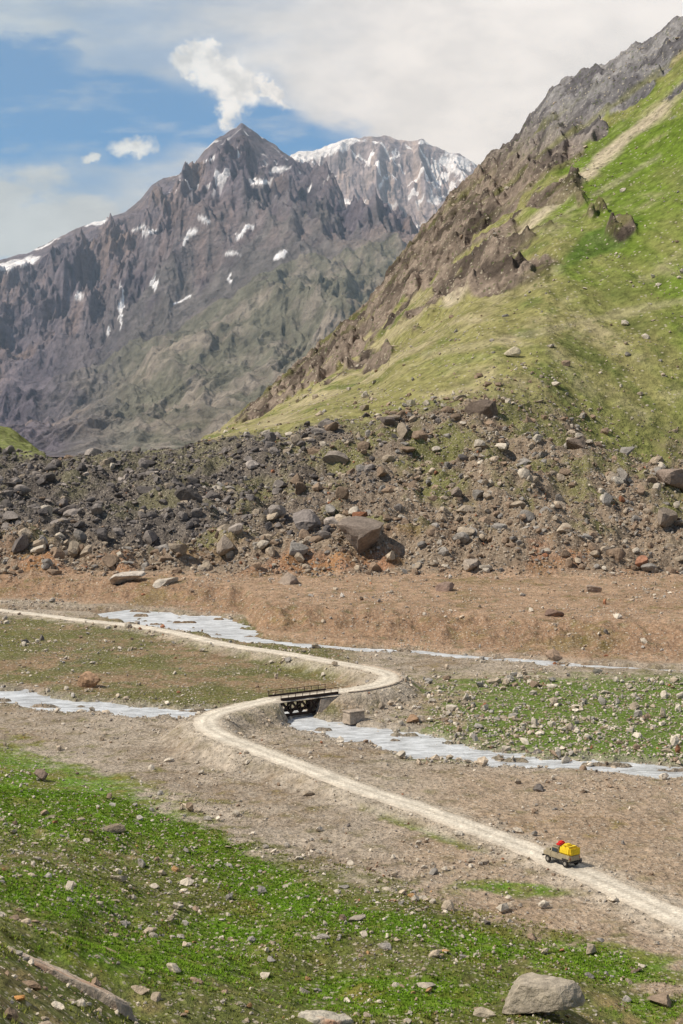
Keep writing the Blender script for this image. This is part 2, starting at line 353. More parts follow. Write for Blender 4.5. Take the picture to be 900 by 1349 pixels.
    for cx,cy,rx,ry,rot in snow:
        dx=PX-cx+wxp; dy=PY-cy+wyp; ax=(dx*math.cos(rot)+dy*math.sin(rot))/rx; ay=(-dx*math.sin(rot)+dy*math.cos(rot))/ry
        sm=np.maximum(sm,1.4-np.sqrt(ax*ax+ay*ay))
    hi=(1-sst(230,330,PY))*(.5 if kind==0 else .8)
    sm=np.maximum(sm,sst(.70,.85,ridged((X+wx*.3)/210+Y/500,Y/260,3,seed+90)+nA*.12)*hi)
    C=mixc(C,A(.88,.89,.91),sst(.35,.6,sm+nB*.25))
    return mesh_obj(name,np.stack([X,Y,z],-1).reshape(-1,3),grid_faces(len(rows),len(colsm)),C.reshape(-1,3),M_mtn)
cm=np.concatenate([np.arange(-900,-40,14),np.arange(-40,640,1.2),np.arange(640,1500,16)])
mtn("mountain",np.concatenate([np.linspace(3000,5200,280),np.linspace(5206,7060,440),np.linspace(7080,8200,14)]),cm,ST,MT,3200.,5200.,lambda p:np.interp(p,[430,470],[7000,6300]),600,100,0)
cm2=np.concatenate([np.arange(150,360,6),np.arange(360,660,1.1),np.arange(660,1500,14)])
mtn("mountain",np.concatenate([np.linspace(7300,9030,420),np.linspace(9050,10000,12)]),cm2,
    [(150,420),(300,270),(370,212),(385,203),(410,198),(440,189),(470,181),(490,179),(520,181),(555,186),(580,194),(610,207),(640,220),(700,260),(1000,420),(1500,520)],
    [(150,430),(300,380),(700,380),(1500,560)],7300.,7600.,lambda p:p*0+9000.,430,200,1)
print("mtn",time.time()-T0)

# ---------------------------------------------------------------- water + road ribbons
def ribbon(pts,off,zoff,nc=None):
    p=pts[:,:2]; tg=np.gradient(p,axis=0); tg/=np.linalg.norm(tg,axis=1)[:,None]; nrm=np.stack([tg[:,1],-tg[:,0]],1)
    V=[]
    for o,zo in zip(off,zoff):
        oo=o(pts) if callable(o) else o
        V.append(np.column_stack([p+nrm*np.reshape(oo,(-1,1)),zo(pts) if callable(zo) else pts[:,2]+zo]))
    return np.stack(V,1)
def river_mesh(name,r):
    n=7; offs=[(lambda q,a=a:(q[:,2]+6.5)*a) for a in np.linspace(-1,1,n)]
    V=ribbon(r,offs,[lambda q:np.full(len(q),WZ)]*n)
    return mesh_obj(name,V.reshape(-1,3),grid_faces(len(r),n),None,mw)
river_mesh("river",river1)
river_mesh("river",river2[8:])
rr=catmull(road[::2],8)
def wob(q,s,sd): return s*(RHW+.6*fbm(q[:,0]/4+sd,q[:,1]/4,3,sd))
offs=[lambda q:wob(q,-1,3)-.9,lambda q:wob(q,-1,3),-1.15,-.75,0.0,.75,1.15,lambda q:wob(q,1,8),lambda q:wob(q,1,8)+.9]
V=ribbon(rr,offs,[-.42,-.02,-.07,-.05,.03,-.05,-.07,-.02,-.42])
V[...,2]+=fbm(V[...,0]/1.5,V[...,1]/1.5,2,9)*.04
cb_=np.array([(.50,.42,.315),(.58,.49,.375),(.70,.61,.475),(.72,.63,.495),(.56,.48,.37),(.72,.63,.495),(.70,.61,.475),(.58,.49,.375),(.50,.42,.315)])
CC=np.repeat(cb_[None],len(rr),0)*(1+.2*fbm(V[...,0]/3,V[...,1]/3,3,19))[...,None]
mesh_obj("dirt_road",V.reshape(-1,3),grid_faces(len(rr),9),CC.reshape(-1,3),M_road)

# ---------------------------------------------------------------- rocks
def rock_bases(n,sub,seed):
    r=np.random.default_rng(seed); out=[]
    for i in range(n):
        bm=bmesh.new(); bmesh.ops.create_icosphere(bm,subdivisions=sub,radius=1.0)
        v=np.array([q.co[:] for q in bm.verts]); f=np.array([[q.index for q in g.verts] for g in bm.faces]); bm.free()
        v*=1+.16*r.standard_normal((len(v),1)) if sub<2 else 1
        for kx in range(8+sub*2):
            d=r.standard_normal(3); d/=np.linalg.norm(d); o=r.uniform(.34,.8)
            e=np.clip(v@d-o,0,None); v=v-e[:,None]*d*r.uniform(.85,1)
        if sub>=2: v+=r.standard_normal(v.shape)*.014*(1 if sub<4 else .6)
        v/=np.abs(v).max(); out.append((v,f))
    return out
RB={1:rock_bases(14,1,1),2:rock_bases(12,2,2),3:rock_bases(8,3,3),4:rock_bases(8,4,4)}
def rotz(v,t): c,s=np.cos(t)[:,None],np.sin(t)[:,None]; return np.stack([v[...,0]*c-v[...,1]*s,v[...,0]*s+v[...,1]*c,v[...,2]],-1)
def rotx(v,t): c,s=np.cos(t)[:,None],np.sin(t)[:,None]; return np.stack([v[...,0],v[...,1]*c-v[...,2]*s,v[...,1]*s+v[...,2]*c],-1)
def rocks(name,x,y,size,colr,sub,sink=.3,flat=(.5,.95),seed=0,zc=None):
    r=np.random.default_rng(seed); n=len(x); z=ground_h(x,y) if zc is None else zc
    ang=r.uniform(0,2*np.pi,(n,3)); sc=np.stack([r.uniform(.75,1.3,n),r.uniform(.55,1.05,n),r.uniform(*flat,n)],1)*size[:,None]/2
    VV=[];FF=[];CC=[];off=0
    bs=RB[sub]; which=r.integers(0,len(bs),n)
    for i,(bv,bf) in enumerate(bs):
        m=np.where(which==i)[0]
        if not len(m): continue
        a=ang[m]
        v=np.repeat(bv[None],len(m),0)
        v=rotx(rotz(v,a[:,0]),a[:,1]); v=v*sc[m][:,None,:]; v=rotx(v,(a[:,1]-np.pi)*.12); v=rotz(v,a[:,2])
        v=v+np.stack([x[m],y[m],z[m]+sc[m][:,2]*(1-2*sink)],-1)[:,None,:]
        c=np.repeat(colr[m][:,None,:],v.shape[1],1)*(1+.10*r.standard_normal((len(m),v.shape[1],1)))
        f=bf[None]+(np.arange(len(m))*len(bv))[:,None,None]+off
        VV.append(v.reshape(-1,3)); FF.append(f.reshape(-1,3)); CC.append(c.reshape(-1,3)); off+=len(m)*len(bv)
    return mesh_obj(name,np.concatenate(VV),np.concatenate(FF),np.concatenate(CC),M_rock,smooth=False)
def sample(n,pxr,Dr,seed):
    r=np.random.default_rng(seed); px=r.uniform(*pxr,n); D=np.sqrt(r.uniform(Dr[0]**2,Dr[1]**2,n)); return px,(px-450)/F*D,D,r
def psize(r,n,lo,hi,a): return np.clip(lo*r.uniform(0,1,n)**(-1/a),lo,hi)
def rcol(r,n,cols_,w):
    c=np.array(cols_)[r.choice(len(cols_),n,p=np.array(w)/sum(w))]; return c*r.uniform(.75,1.2,(n,1))
LIGHT=(.60,.51,.39);TAN=(.48,.38,.27);BR=(.34,.24,.16);DK=(.20,.17,.145);RED=(.38,.17,.09);GR=(.38,.335,.28)
# moraine
px,x,y,r=sample(80000,(-350,1250),(526,735),11)
n4=fbm(x/25,y/25,4,63); n5=fbm(x/12,y/12,3,64); t=(y-530)/170
dens=(.35+.6*sst(-.3,.2,n5))*(1-.5*sst(0,.45,n4+t*.5-.2)*sst(350,560,px)); dens*=np.where(t>.9,np.clip(1-(t-.9)*3,0.15,1),1)*sst(-.02,.06,t)
k=r.uniform(0,1,len(x))<dens; px,x,y,t,n4=px[k],x[k],y[k],t[k],n4[k]; n=len(x)
s=psize(r,n,.85,8,2.5)
cloud_shade=np.clip((1-sst(120,560,px+n4*180-t*120))*sst(.1,.35,t),0,1)*.9  # same painted cloud shadow, giving boulders there the darker palette
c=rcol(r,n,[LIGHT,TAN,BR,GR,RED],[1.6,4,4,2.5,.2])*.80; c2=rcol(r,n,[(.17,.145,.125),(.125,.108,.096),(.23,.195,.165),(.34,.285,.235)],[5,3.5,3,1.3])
c=np.where((r.uniform(0,1,n)<cloud_shade)[:,None],c2,c)
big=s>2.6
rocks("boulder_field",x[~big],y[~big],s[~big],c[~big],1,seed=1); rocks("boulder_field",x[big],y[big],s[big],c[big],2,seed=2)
# floor stones
px,x,y,r=sample(190000,(-150,1050),(150,530),12)
z,kk=ground_h(x,y,True); n3=fbm(x/6,y/6,3,161); n4=fbm(x/30,y/30,3,163)
pr=YH+(H-z)/y*F
d=.05+.30*sst(-.05,.5,n4+n3*.6)
d+= .40*sst(520,600,px)*sst(890,905,pr)*(1-sst(1005,1015,pr))*sst(-.5,.3,n3)
d+= .35*(1-sst(2,9,np.abs(kk['r1'])))
d+= .16*sst(0,20,kk['s'])
d+= .25*(1-sst(3,6.5,kk['rd']))*sst(-.2,.3,n3)
d*=np.where(kk['tb']>3,.5,1)
d*=(kk['rd']>2.6)&(kk['r1']>-2.6)&(kk['r2']>-3)
k=r.uniform(0,1,len(x))<d; px,x,y,z,pr=px[k],x[k],y[k],z[k],pr[k]; n=len(x); print("floor stones",n)
s=psize(r,n,.27,2.0,2.7)*np.where(y>380,1.3,1)*np.where((px>520)&(pr>885)&(pr<1010),1.5,1)
c=rcol(r,n,[LIGHT,TAN,BR,GR,RED,DK],[6,4,1.5,2,.2,.3])
rocks("scattered_stones",x,y,s,c,1,seed=3,zc=z,sink=.25)
# foreground stones
px,x,y,r=sample(34000,(-150,1050),(78,200),13)
z,kk=ground_h(x,y,True); n3=fbm(x/5,y/5,3,171); n4=fbm(x/20,y/20,3,173)
d=(.06+.6*sst(-.05,.5,n4+n3*.7))*(kk['s']>2)*(kk['rd']>4)
k=r.uniform(0,1,len(x))<d; px,x,y,z=px[k],x[k],y[k],z[k]; n=len(x)
s=psize(r,n,.17,1.5,2.1); c=rcol(r,n,[LIGHT,TAN,BR,GR,(.46,.27,.12)],[5,4,2,2,.5])*.92; b_=s>.6
rocks("scattered_stones",x[~b_],y[~b_],s[~b_],c[~b_],1,seed=4,zc=z[~b_],sink=.25); rocks("scattered_stones",x[b_],y[b_],s[b_],c[b_],3,seed=5,zc=z[b_],sink=.35,flat=(.35,.75))
# hillside rocks
px,x,y,r=sample(36000,(250,1100),(700,1700),14)
z,kk=ground_h(x,y,True); n3=fbm(x/40,y/60,3,181)
d=(.06+.5*sst(0,.5,n3))*(kk['tc']<.98)*(1+1.5*(kk['tc']<.12))
k=r.uniform(0,1,len(x))<d; px,x,y,z,tcv=px[k],x[k],y[k],z[k],kk['tc'][k]; n=len(x)
s=psize(r,n,1.0,7,2.6); c=rcol(r,n,[LIGHT,TAN,BR,GR],[4,4,2,1])*.85
rocks("hillside_rocks",x,y,s,c,1,seed=6,zc=z,sink=.35)
def place(px,py):
    Ds=np.concatenate([np.arange(70,560,.5),np.arange(560,2000,1.)]); X=(px-450)/F*Ds; Z=ground_h(X,Ds); pj=YH+(H-Z)/Ds*F
    i=np.argmax(pj<=py); return X[i],Ds[i],Z[i]
for i,(bx,by,w,colr,fl,sk) in enumerate([(480,722,70,(.23,.18,.14),.8,.25),(405,700,42,(.25,.21,.18),.7,.3),(640,548,44,(.16,.12,.09),.7,.3),(762,592,36,(.21,.16,.12),.8,.3),(118,906,32,(.36,.225,.135),.9,.2),(440,612,36,(.26,.215,.17),.6,.3),(165,765,40,(.54,.46,.37),.5,.3),(215,769,44,(.54,.46,.36),.35,.4),(382,770,40,(.34,.265,.2),.6,.3),(590,778,26,(.29,.2,.15),.8,.3),(845,750,22,(.35,.17,.10),.9,.2),(875,690,40,(.28,.22,.165),.8,.3),(545,952,26,(.35,.22,.13),.6,.3),(300,728,38,(.31,.245,.185),.6,.3),(620,748,34,(.37,.30,.23),.5,.3),(890,640,50,(.28,.21,.16),.6,.35),(674,470,20,(.5,.42,.28),.7,.2),(730,812,20,(.23,.15,.11),.7,.25),(730,868,24,(.35,.24,.16),.6,.25),(510,560,30,(.15,.12,.10),.5,.3),(600,655,30,(.25,.195,.15),.6,.3),(250,660,30,(.14,.118,.10),.7,.3),(90,680,34,(.15,.125,.105),.7,.3),(780,780,26,(.37,.28,.21),.6,.3),(55,1028,20,(.22,.16,.12),.8,.2),(30,725,30,(.17,.14,.12),.7,.3)]):
    X,D,Z=place(bx,by); sz=w/F*D*1.2
    rocks("boulder",np.array([X]),np.array([D]),np.array([sz]),np.array([colr]),3,sink=sk,flat=(fl,fl+.05),seed=(330 if i==0 else 300)+i,zc=np.array([Z]))
for i,(bx,by,w,colr,fl,sk) in enumerate([(702,1330,105,(.37,.31,.23),.75,.22),(870,1322,50,(.26,.19,.13),.4,.35),(157,1160,34,(.45,.37,.27),.35,.3),(25,1320,22,(.52,.26,.09),.5,.3),(468,1215,24,(.36,.30,.23),.6,.3),(560,1300,26,(.5,.42,.32),.4,.3),(350,1290,24,(.48,.41,.31),.4,.3),(230,1282,26,(.5,.42,.31),.6,.3),(150,1095,34,(.29,.225,.15),.45,.3),(640,1340,36,(.41,.34,.24),.4,.3)]):
    X,D,Z=place(bx,by); sz=w/F*D*1.1
    rocks("boulder",np.array([X]),np.array([D]),np.array([sz]),np.array([colr]),4,sink=sk,flat=(fl,fl+.03),seed=(451 if i==0 else 421)+i,zc=np.array([Z]))
def slab(px,py,wpx,depth,th,colr,seed,rot=0.0):
    X,D,Z=place(px,py); hw=wpx/F*D/2
    gx_,gy_=np.meshgrid(np.linspace(-hw,hw,15),np.linspace(-depth/2,depth/2,9)); gx_=gx_.ravel(); gy_=gy_.ravel()
    gz_=ground_h(X+gx_,D+gy_); Am=np.column_stack([gx_,gy_,np.ones_like(gx_)]); co_,_,_,_=np.linalg.lstsq(Am,gz_,rcond=None)
    res=gz_-Am@co_; sx,sy,z0=co_[0]*.8,co_[1],co_[2]+np.percentile(res,88)
    r=np.random.default_rng(seed); n=64; a=np.linspace(0,2*np.pi,n,endpoint=False)
    rad=1+.14*perlin(np.cos(a)*1.3+seed,np.sin(a)*1.3,seed)+.10*perlin(np.cos(a)*3+seed,np.sin(a)*3,seed+1)
    for _ in range(5):
        t0=r.uniform(0,2*np.pi); c_=np.cos(a-t0); rad=np.where(c_>.2,np.minimum(rad,r.uniform(.8,.97)/np.maximum(c_,.2)),rad)
    rings=[(.0,1),(.15,1),(.3,1),(.45,1),(.6,1),(.75,1),(.88,1.0),(.95,.93),(.985,.7),(1.02,.1),(1.08,-2.5)]
    V=[];C=[]
    for f,zz in rings:
        lx=np.cos(a)*rad*hw*f; ly=np.sin(a)*rad*depth/2*f
        x_=lx*math.cos(rot)-ly*math.sin(rot); y_=lx*math.sin(rot)+ly*math.cos(rot)
        crk=fbm((X+x_)*.9,(D+y_)*.9,4,seed)*.14+np.where(fbm((X+x_)/2.6,(D+y_)/1.2,2,seed+3)>.15,-.10,0)
        V.append(np.stack([X+x_,D+y_,z0+x_*sx+y_*sy+th*zz+crk*(zz>.5)],-1))
        tone=1+.3*fbm((X+x_)/1.6,(D+y_)/1.0,3,seed+8); mixr=sst(0,.4,fbm((X+x_)/3,(D+y_)/1.4,2,seed+11))[:,None]
        C.append((np.array(colr)[None]*(1-mixr)+np.array([.50,.30,.19])[None]*mixr)*tone[:,None]*(1 if zz>.8 else .85))
    V=np.concatenate(V); C=np.concatenate(C); m_=len(rings)
    i=(np.arange(m_-1)[:,None]*n+np.arange(n)[None]); j=(np.arange(m_-1)[:,None]*n+(np.arange(n)[None]+1)%n)
    Fq=np.stack([i,i+n,j+n,j],-1).reshape(-1,4)
    return mesh_obj("rock_slab",V,Fq,C,M_rock,smooth=False)
slab(80,1288,190,4.6,.35,(.50,.40,.30),5,-.05)
slab(430,1344,75,2.4,.3,(.50,.44,.34),9,.1)
print("rocks",time.time()-T0)
# grass tufts (one merged mesh of small blade clumps)
px,x,y,r=sample(110000,(-120,1020),(80,230),15)
z,kk=ground_h(x,y,True); pr=YH+(H-z)/y*F; n3=fbm(x/4,y/4,4,61); n4=fbm(x/25,y/25,4,63)
gb=np.zeros(x.shape)
for cx,cy,rx,ry,rot,a in GB:
    dx=px-cx; dy=pr-cy; ax=(dx*math.cos(rot)+dy*math.sin(rot))/rx; ay=(-dx*math.sin(rot)+dy*math.cos(rot))/ry
    gb=np.maximum(gb,a*np.exp(-(ax*ax+ay*ay)))
d=(.75*sst(.2,.7,gb+n3*.6)+.35*sst(-.3,.3,n4+n3))*(kk['s']>3)*(kk['rd']>3.5)*(np.hypot((px-80)/105,(pr-1288)/34)>1)
k=r.uniform(0,1,len(x))<d; x,y,z,gb=x[k],y[k],z[k],gb[k]; n=len(x); print("tufts",n)
nb_=7; a=r.uniform(0,2*np.pi,(n,nb_)); hh=r.uniform(.10,.32,(n,1))*r.uniform(.6,1.2,(n,nb_)); rr0=r.uniform(.02,.16,(n,nb_)); wd=.05
ox,oy=np.cos(a),np.sin(a)
base=np.stack([x[:,None]+ox*rr0,y[:,None]+oy*rr0,np.repeat(z[:,None]-.03,nb_,1)],-1)
side=np.stack([-oy,ox,np.zeros_like(ox)],-1)*wd
tip=base+np.stack([ox*hh*.6,oy*hh*.6,hh],-1)
V=np.stack([base-side,base+side,tip],2).reshape(-1,3); Fc=np.arange(len(V)).reshape(-1,3)
tcol=np.where((gb+r.normal(0,.15,n)>.4)[:,None],np.array([[.16,.27,.02]]),np.array([[.20,.21,.045]]))*r.uniform(.6,1.2,(n,1))
mesh_obj("grass",V,Fc,np.repeat(tcol,nb_*3,0),M_tuft,smooth=False)

# ---------------------------------------------------------------- part helpers
def empty(name,loc,rotz=0):
    e=bpy.data.objects.new(name,None); scene.collection.objects.link(e); e.location=loc; e.rotation_euler=(0,0,rotz); return e
def hexa(name,pts8,mat,parent,bevel=.03):
    bm=bmesh.new(); v=[bm.verts.new(p) for p in pts8]
    for f in [(0,3,2,1),(4,5,6,7),(0,1,5,4),(1,2,6,5),(2,3,7,6),(3,0,4,7)]: bm.faces.new([v[i] for i in f])
    if bevel: bmesh.ops.bevel(bm,geom=list(bm.edges),offset=bevel,segments=2,affect='EDGES')
    me=bpy.data.meshes.new(name); bm.to_mesh(me); bm.free(); me.materials.append(mat)
    o=bpy.data.objects.new(name,me); scene.collection.objects.link(o); o.parent=parent; return o
def box(name,c,s,mat,parent,bevel=.02,top=(1,1),topoff=(0,0)):
    x,y,z=c; a,b_,h=s[0]/2,s[1]/2,s[2]/2; ta,tb_=a*top[0],b_*top[1]; ox,oy=topoff
    return hexa(name,[(x-a,y-b_,z-h),(x+a,y-b_,z-h),(x+a,y+b_,z-h),(x-a,y+b_,z-h),(x-ta+ox,y-tb_+oy,z+h),(x+ta+ox,y-tb_+oy,z+h),(x+ta+ox,y+tb_+oy,z+h),(x-ta+ox,y+tb_+oy,z+h)],mat,parent,bevel)
def beam(name,a,b_,w,mat,parent):
    a=Vector(a); b_=Vector(b_); d=b_-a; L_=d.length; bm=bmesh.new(); bmesh.ops.create_cube(bm,size=1,matrix=Matrix.Diagonal((w,w,L_,1)))
    me=bpy.data.meshes.new(name); bm.to_mesh(me); bm.free(); me.materials.append(mat)
    o=bpy.data.objects.new(name,me); scene.collection.objects.link(o); o.parent=parent
    o.location=(a+b_)/2; o.rotation_euler=d.to_track_quat('Z','Y').to_euler(); return o
def cyl(name,c,r_,w,mat,parent,axis='Y',seg=28):
    bm=bmesh.new(); bmesh.ops.create_cone(bm,cap_ends=True,segments=seg,radius1=r_,radius2=r_,depth=w)
    bmesh.ops.bevel(bm,geom=[e for e in bm.edges if e.calc_face_angle(0)>1],offset=min(.04,w*.2),segments=2,affect='EDGES')
    me=bpy.data.meshes.new(name); bm.to_mesh(me); bm.free(); me.materials.append(mat)
    o=bpy.data.objects.new(name,me); scene.collection.objects.link(o); o.parent=parent; o.location=c
    if axis=='Y': o.rotation_euler=(math.pi/2,0,0)
    if axis=='X': o.rotation_euler=(0,math.pi/2,0)
    return o

# ---------------------------------------------------------------- bridge
M_steel=simple("weathered_steel",(.055,.035,.026),.7); M_wood=simple("bridge_deck",(.42,.35,.26),.9)
bx0,by0=P1[0],P1[1]; L_=math.hypot(P2[0]-P1[0],P2[1]-P1[1]); ang=math.atan2(P2[1]-P1[1],P2[0]-P1[0])
E=empty("truss_bridge",(bx0,by0,3.0),ang)
box("deck",(L_/2,0,-.12),(L_+.6,4.1,.2),M_wood,E)
for sy in (-2.25,2.25):
    box("top_chord",(L_/2,sy,-.15),(L_,.36,.9),M_steel,E); box("bottom_chord",(L_/2,sy,-3.1),(L_,.36,.5),M_steel,E)
    nP=6
    for i in range(nP+1): box("post_%d"%i,(L_*i/nP+(0.14 if i==0 else -0.14 if i==nP else 0),sy,-1.725),(.30,.24,2.24),M_steel,E,.01)
    for i in range(nP):
        a,c_=L_*i/nP,L_*(i+1)/nP
        beam("brace",(a,sy+.01,-2.9),(c_,sy+.01,-.5),.26,M_steel,E); beam("brace",(a,sy-.03,-.5),(c_,sy-.03,-2.9),.26,M_steel,E)
    for i in range(9): box("rail_post_%d"%i,(L_*i/8,sy,.70),(.10,.10,.78),M_steel,E,.01)
    box("handrail",(L_/2,sy,1.12),(L_+.1,.09,.09),M_steel,E,.01); box("midrail",(L_/2,sy+.002,.72),(L_+.1,.05,.05),M_steel,E,.01)
for i in range(8): box("cross_beam_%d"%i,(L_*(i+.5)/8,0,-.42),(.2,4.1,.35),M_steel,E,.01)
EA=empty("stone_abutment",(bx0,by0,3.0),ang)
hexa("wall",[(-5,-3.8,-5),(1.0,-3.2,-5),(1.0,3.2,-5),(-5,3.6,-5),(-5,-2.05,-.62),(.3,-2.05,-.62),(.3,2.05,-.62),(-5,2.05,-.62)],M_wall,EA,.05)
EB=empty("stone_abutment",(P2[0],P2[1],3.0),ang)
hexa("wall",[(-7.0,-4.6,-5),(5.0,-5.2,-5),(5.0,3.2,-5),(-4.6,3.2,-5),(-4.6,-2.85,-.66),(5.0,-2.65,-.36),(5.0,2.0,-.36),(-3.4,2.0,-.66)],M_wall,EB,.05)
X,Y,_=P(466,951,-.3); EC=empty("stone_block",(X,Y,-.3),ang)
box("block",(0,0,.9),(3.6,2.6,2.2),M_wall,EC,.08,top=(.94,.92)); box("cap",(0,0,2.1),(3.8,2.7,.2),M_wall,EC,.04)
def wall(name,pts):
    p=pts; off=[RHW+.2,RHW+.5,RHW+.9,RHW+1.8]
    V=ribbon(p,off,[-.25,.12,.1,lambda q:np.full(len(q),-1.2)])
    nz=fbm(V[...,0]*1.3,V[...,1]*1.3+V[...,2]*2,3,5)*.2
    V[...,2]+=nz*.7; V[...,0]+=nz
    return mesh_obj(name,V.reshape(-1,3),grid_faces(len(p),4),None,M_wall,smooth=False)
wall("retaining_wall",catmull(road[NB1+2:NB1+28],5))

# ---------------------------------------------------------------- vehicle
M_body=simple("dusty_olive_paint",(.34,.28,.18),.5); M_dark=simple("dark_trim",(.045,.04,.035),.7); M_tyre=simple("tyre_rubber",(.04,.036,.032),.9)
M_yel=vary_mat("yellow_tarpaulin",[(1.2,.8,1.1),(5,.85,1.1)],[(2.5,.12,.8)],rough=.6,base=(.80,.55,.03)); M_red=simple("red_cloth",(.62,.03,.025),.7); M_glass=simple("glass",(.05,.06,.065),.1,0,False)
M_lamp=simple("lamp_lens",(.5,.06,.03),.3,0,False); M_hl=simple("headlamp",(.7,.7,.65),.2,0,False); M_rim=simple("wheel_rim",(.3,.27,.22),.5)
rd_=np.hypot(road[:,0]-28.2,road[:,1]-193); i=int(np.argmin(rd_)); dirv=road[i+2]-road[i-2]; va=math.atan2(dirv[1],dirv[0])
V_=empty("off_road_vehicle",(road[i][0],road[i][1],road[i][2]+.0),va+.22)
V_.scale=(1.12,1.18,1.25)
box("chassis",(0,0,.55),(4.1,1.1,.18),M_dark,V_)
box("body_tub",(-.35,0,.92),(3.2,1.72,.62),M_body,V_,.06)
box("bonnet",(1.55,0,1.02),(1.1,1.25,.56),M_body,V_,.08,top=(.96,.93))
for sy in (-.74,.74):
    box("front_wing",(1.45,sy,.93),(1.25,.32,.42),M_body,V_,.06); box("sill",(-.1,sy*1.16,.62),(1.7,.06,.12),M_dark,V_,.01)
    box("rear_arch",(-1.32,sy*1.19,.80),(.95,.05,.16),M_dark,V_,.01)
    cyl("headlamp",(2.09,sy*.62,1.0),.11,.06,M_hl,V_,'X'); box("tail_lamp",(-1.98,sy*1.02,.95),(.05,.12,.14),M_lamp,V_,.01)
    for wx in (1.38,-1.32):
        cyl("tyre",(wx,sy*1.06,.39),.39,.25,M_tyre,V_); cyl("rim",(wx,sy*1.17,.39),.2,.09,M_rim,V_)
    box("mirror",(.85,sy*1.32,1.45),(.06,.16,.2),M_dark,V_,.01)
    box("side_window",(.32,sy*1.135,1.5),(.78,.03,.36),M_glass,V_,.01); box("door",(.3,sy*1.163,1.0),(.85,.03,.56),M_body,V_,.01)
box("grille",(2.1,0,.98),(.05,.6,.36),M_dark,V_,.01); box("front_bumper",(2.24,0,.6),(.14,1.7,.16),M_dark,V_); box("rear_bumper",(-2.05,0,.58),(.12,1.6,.14),M_dark,V_)
box("cab",(.35,0,1.52),(1.05,1.62,.62),M_body,V_,.06,top=(.86,.9),topoff=(-.05,0))
hexa("windscreen",[(.90,-.7,1.26),(.93,-.7,1.26),(.93,.7,1.26),(.90,.7,1.26),(.79,-.64,1.74),(.82,-.64,1.74),(.82,.64,1.74),(.79,.64,1.74)],M_glass,V_,0)
box("roof",(.28,0,1.87),(1.1,1.5,.08),M_body,V_,.03)
box("canopy",(-1.12,0,1.64),(1.75,1.76,.80),M_yel,V_,.16,top=(.9,.84)); box("canopy_flap",(-2.03,0,1.6),(.06,1.5,.7),M_yel,V_,.03)
box("tailgate",(-1.99,0,.95),(.05,1.3,.5),M_body,V_,.01)
for i_,xx in enumerate((-1.7,-1.1,-.5)): box("strap_%d"%i_,(xx,0,2.05),(.05,1.5,.03),M_dark,V_,.005)
for c_,s_ in [((.35,-.25,2.05),(.75,.7,.32)),((.1,.35,2.02),(.7,.55,.26))]: box("red_bundle",c_,s_,M_red,V_,.1,top=(.8,.8))
box("luggage",(-.95,.1,2.13),(.8,.9,.2),M_yel,V_,.09,top=(.8,.8))

# ---------------------------------------------------------------- haze (valley air)
bm=bmesh.new(); bmesh.ops.create_cube(bm,size=1,matrix=Matrix.Translation((0,7700,1700))@Matrix.Diagonal((16000,10000,3600,1)))
me=bpy.data.meshes.new("valley_haze"); bm.to_mesh(me); bm.free(); hz=bpy.data.objects.new("valley_haze",me); scene.collection.objects.link(hz)
m=bpy.data.materials.new("haze"); m.use_nodes=True; nt=m.node_tree; nt.nodes.clear()
o=nt.nodes.new("ShaderNodeOutputMaterial"); vs=nt.nodes.new("ShaderNodeVolumeScatter"); vs.inputs["Color"].default_value=(.58,.78,1,1); vs.inputs["Density"].default_value=7.5e-5; vs.inputs["Anisotropy"].default_value=0.0
nt.links.new(vs.outputs[0],o.inputs["Volume"]); me.materials.append(m)

# ---------------------------------------------------------------- light + sky
sd=Vector((-.66,-.22,.78)).normalized()
sun=bpy.data.lights.new("sun","SUN"); sun.energy=4.6; sun.angle=math.radians(.6); sun.color=(1,.945,.86)
so=bpy.data.objects.new("sun",sun); scene.collection.objects.link(so); so.rotation_euler=sd.to_track_quat('Z','Y').to_euler()
w=bpy.data.worlds.new("World"); scene.world=w; w.use_nodes=True; nt=w.node_tree; N=nt.nodes; L=nt.links; N.clear()
try: w.cycles.sampling_method='MANUAL'; w.cycles.sample_map_resolution=256
except Exception as ex: print(ex)
out=N.new("ShaderNodeOutputWorld"); sky=N.new("ShaderNodeTexSky"); sky.sky_type='NISHITA'; sky.sun_disc=False
sky.sun_elevation=math.asin(sd.z); sky.sun_rotation=math.atan2(sd.x,sd.y); sky.altitude=3500
tcn=N.new("ShaderNodeTexCoord"); sep=N.new("ShaderNodeSeparateXYZ"); L.new(tcn.outputs["Generated"],sep.inputs[0])
def M(op,a,b_=None,c_=None):
    n=N.new("ShaderNodeMath"); n.operation=op
    for i,v in enumerate((a,b_,c_)):
        if v is None: continue
        if isinstance(v,(int,float)): n.inputs[i].default_value=v
        else: L.new(v,n.inputs[i])
    return n.outputs[0]
def MR(v,a,b_,c_=0,d=1):
    n=N.new("ShaderNodeMapRange"); n.interpolation_type='SMOOTHSTEP'; L.new(v,n.inputs[0])
    for i,q_ in enumerate((a,b_,c_,d)): n.inputs[i+1].default_value=q_
    return n.outputs[0]
tint=N.new("ShaderNodeMix"); tint.data_type='RGBA'; tint.blend_type='MULTIPLY'; tint.inputs["B"].default_value=(.03,.72,1.25,1)
L.new(sky.outputs[0],tint.inputs["A"]); L.new(MR(sep.outputs[1],.2,.8),tint.inputs["Factor"])
bg1=N.new("ShaderNodeBackground"); bg1.inputs[1].default_value=.115; L.new(tint.outputs["Result"],bg1.inputs[0])
ym=M('MAXIMUM',sep.outputs[1],.08)
gx=M('ADD',M('MULTIPLY',M('DIVIDE',sep.outputs[0],ym),20),4.5)
gz=M('SUBTRACT',5.7,M('MULTIPLY',M('DIVIDE',sep.outputs[2],ym),20))
cb=N.new("ShaderNodeCombineXYZ"); L.new(gx,cb.inputs[0]); L.new(gz,cb.inputs[1])
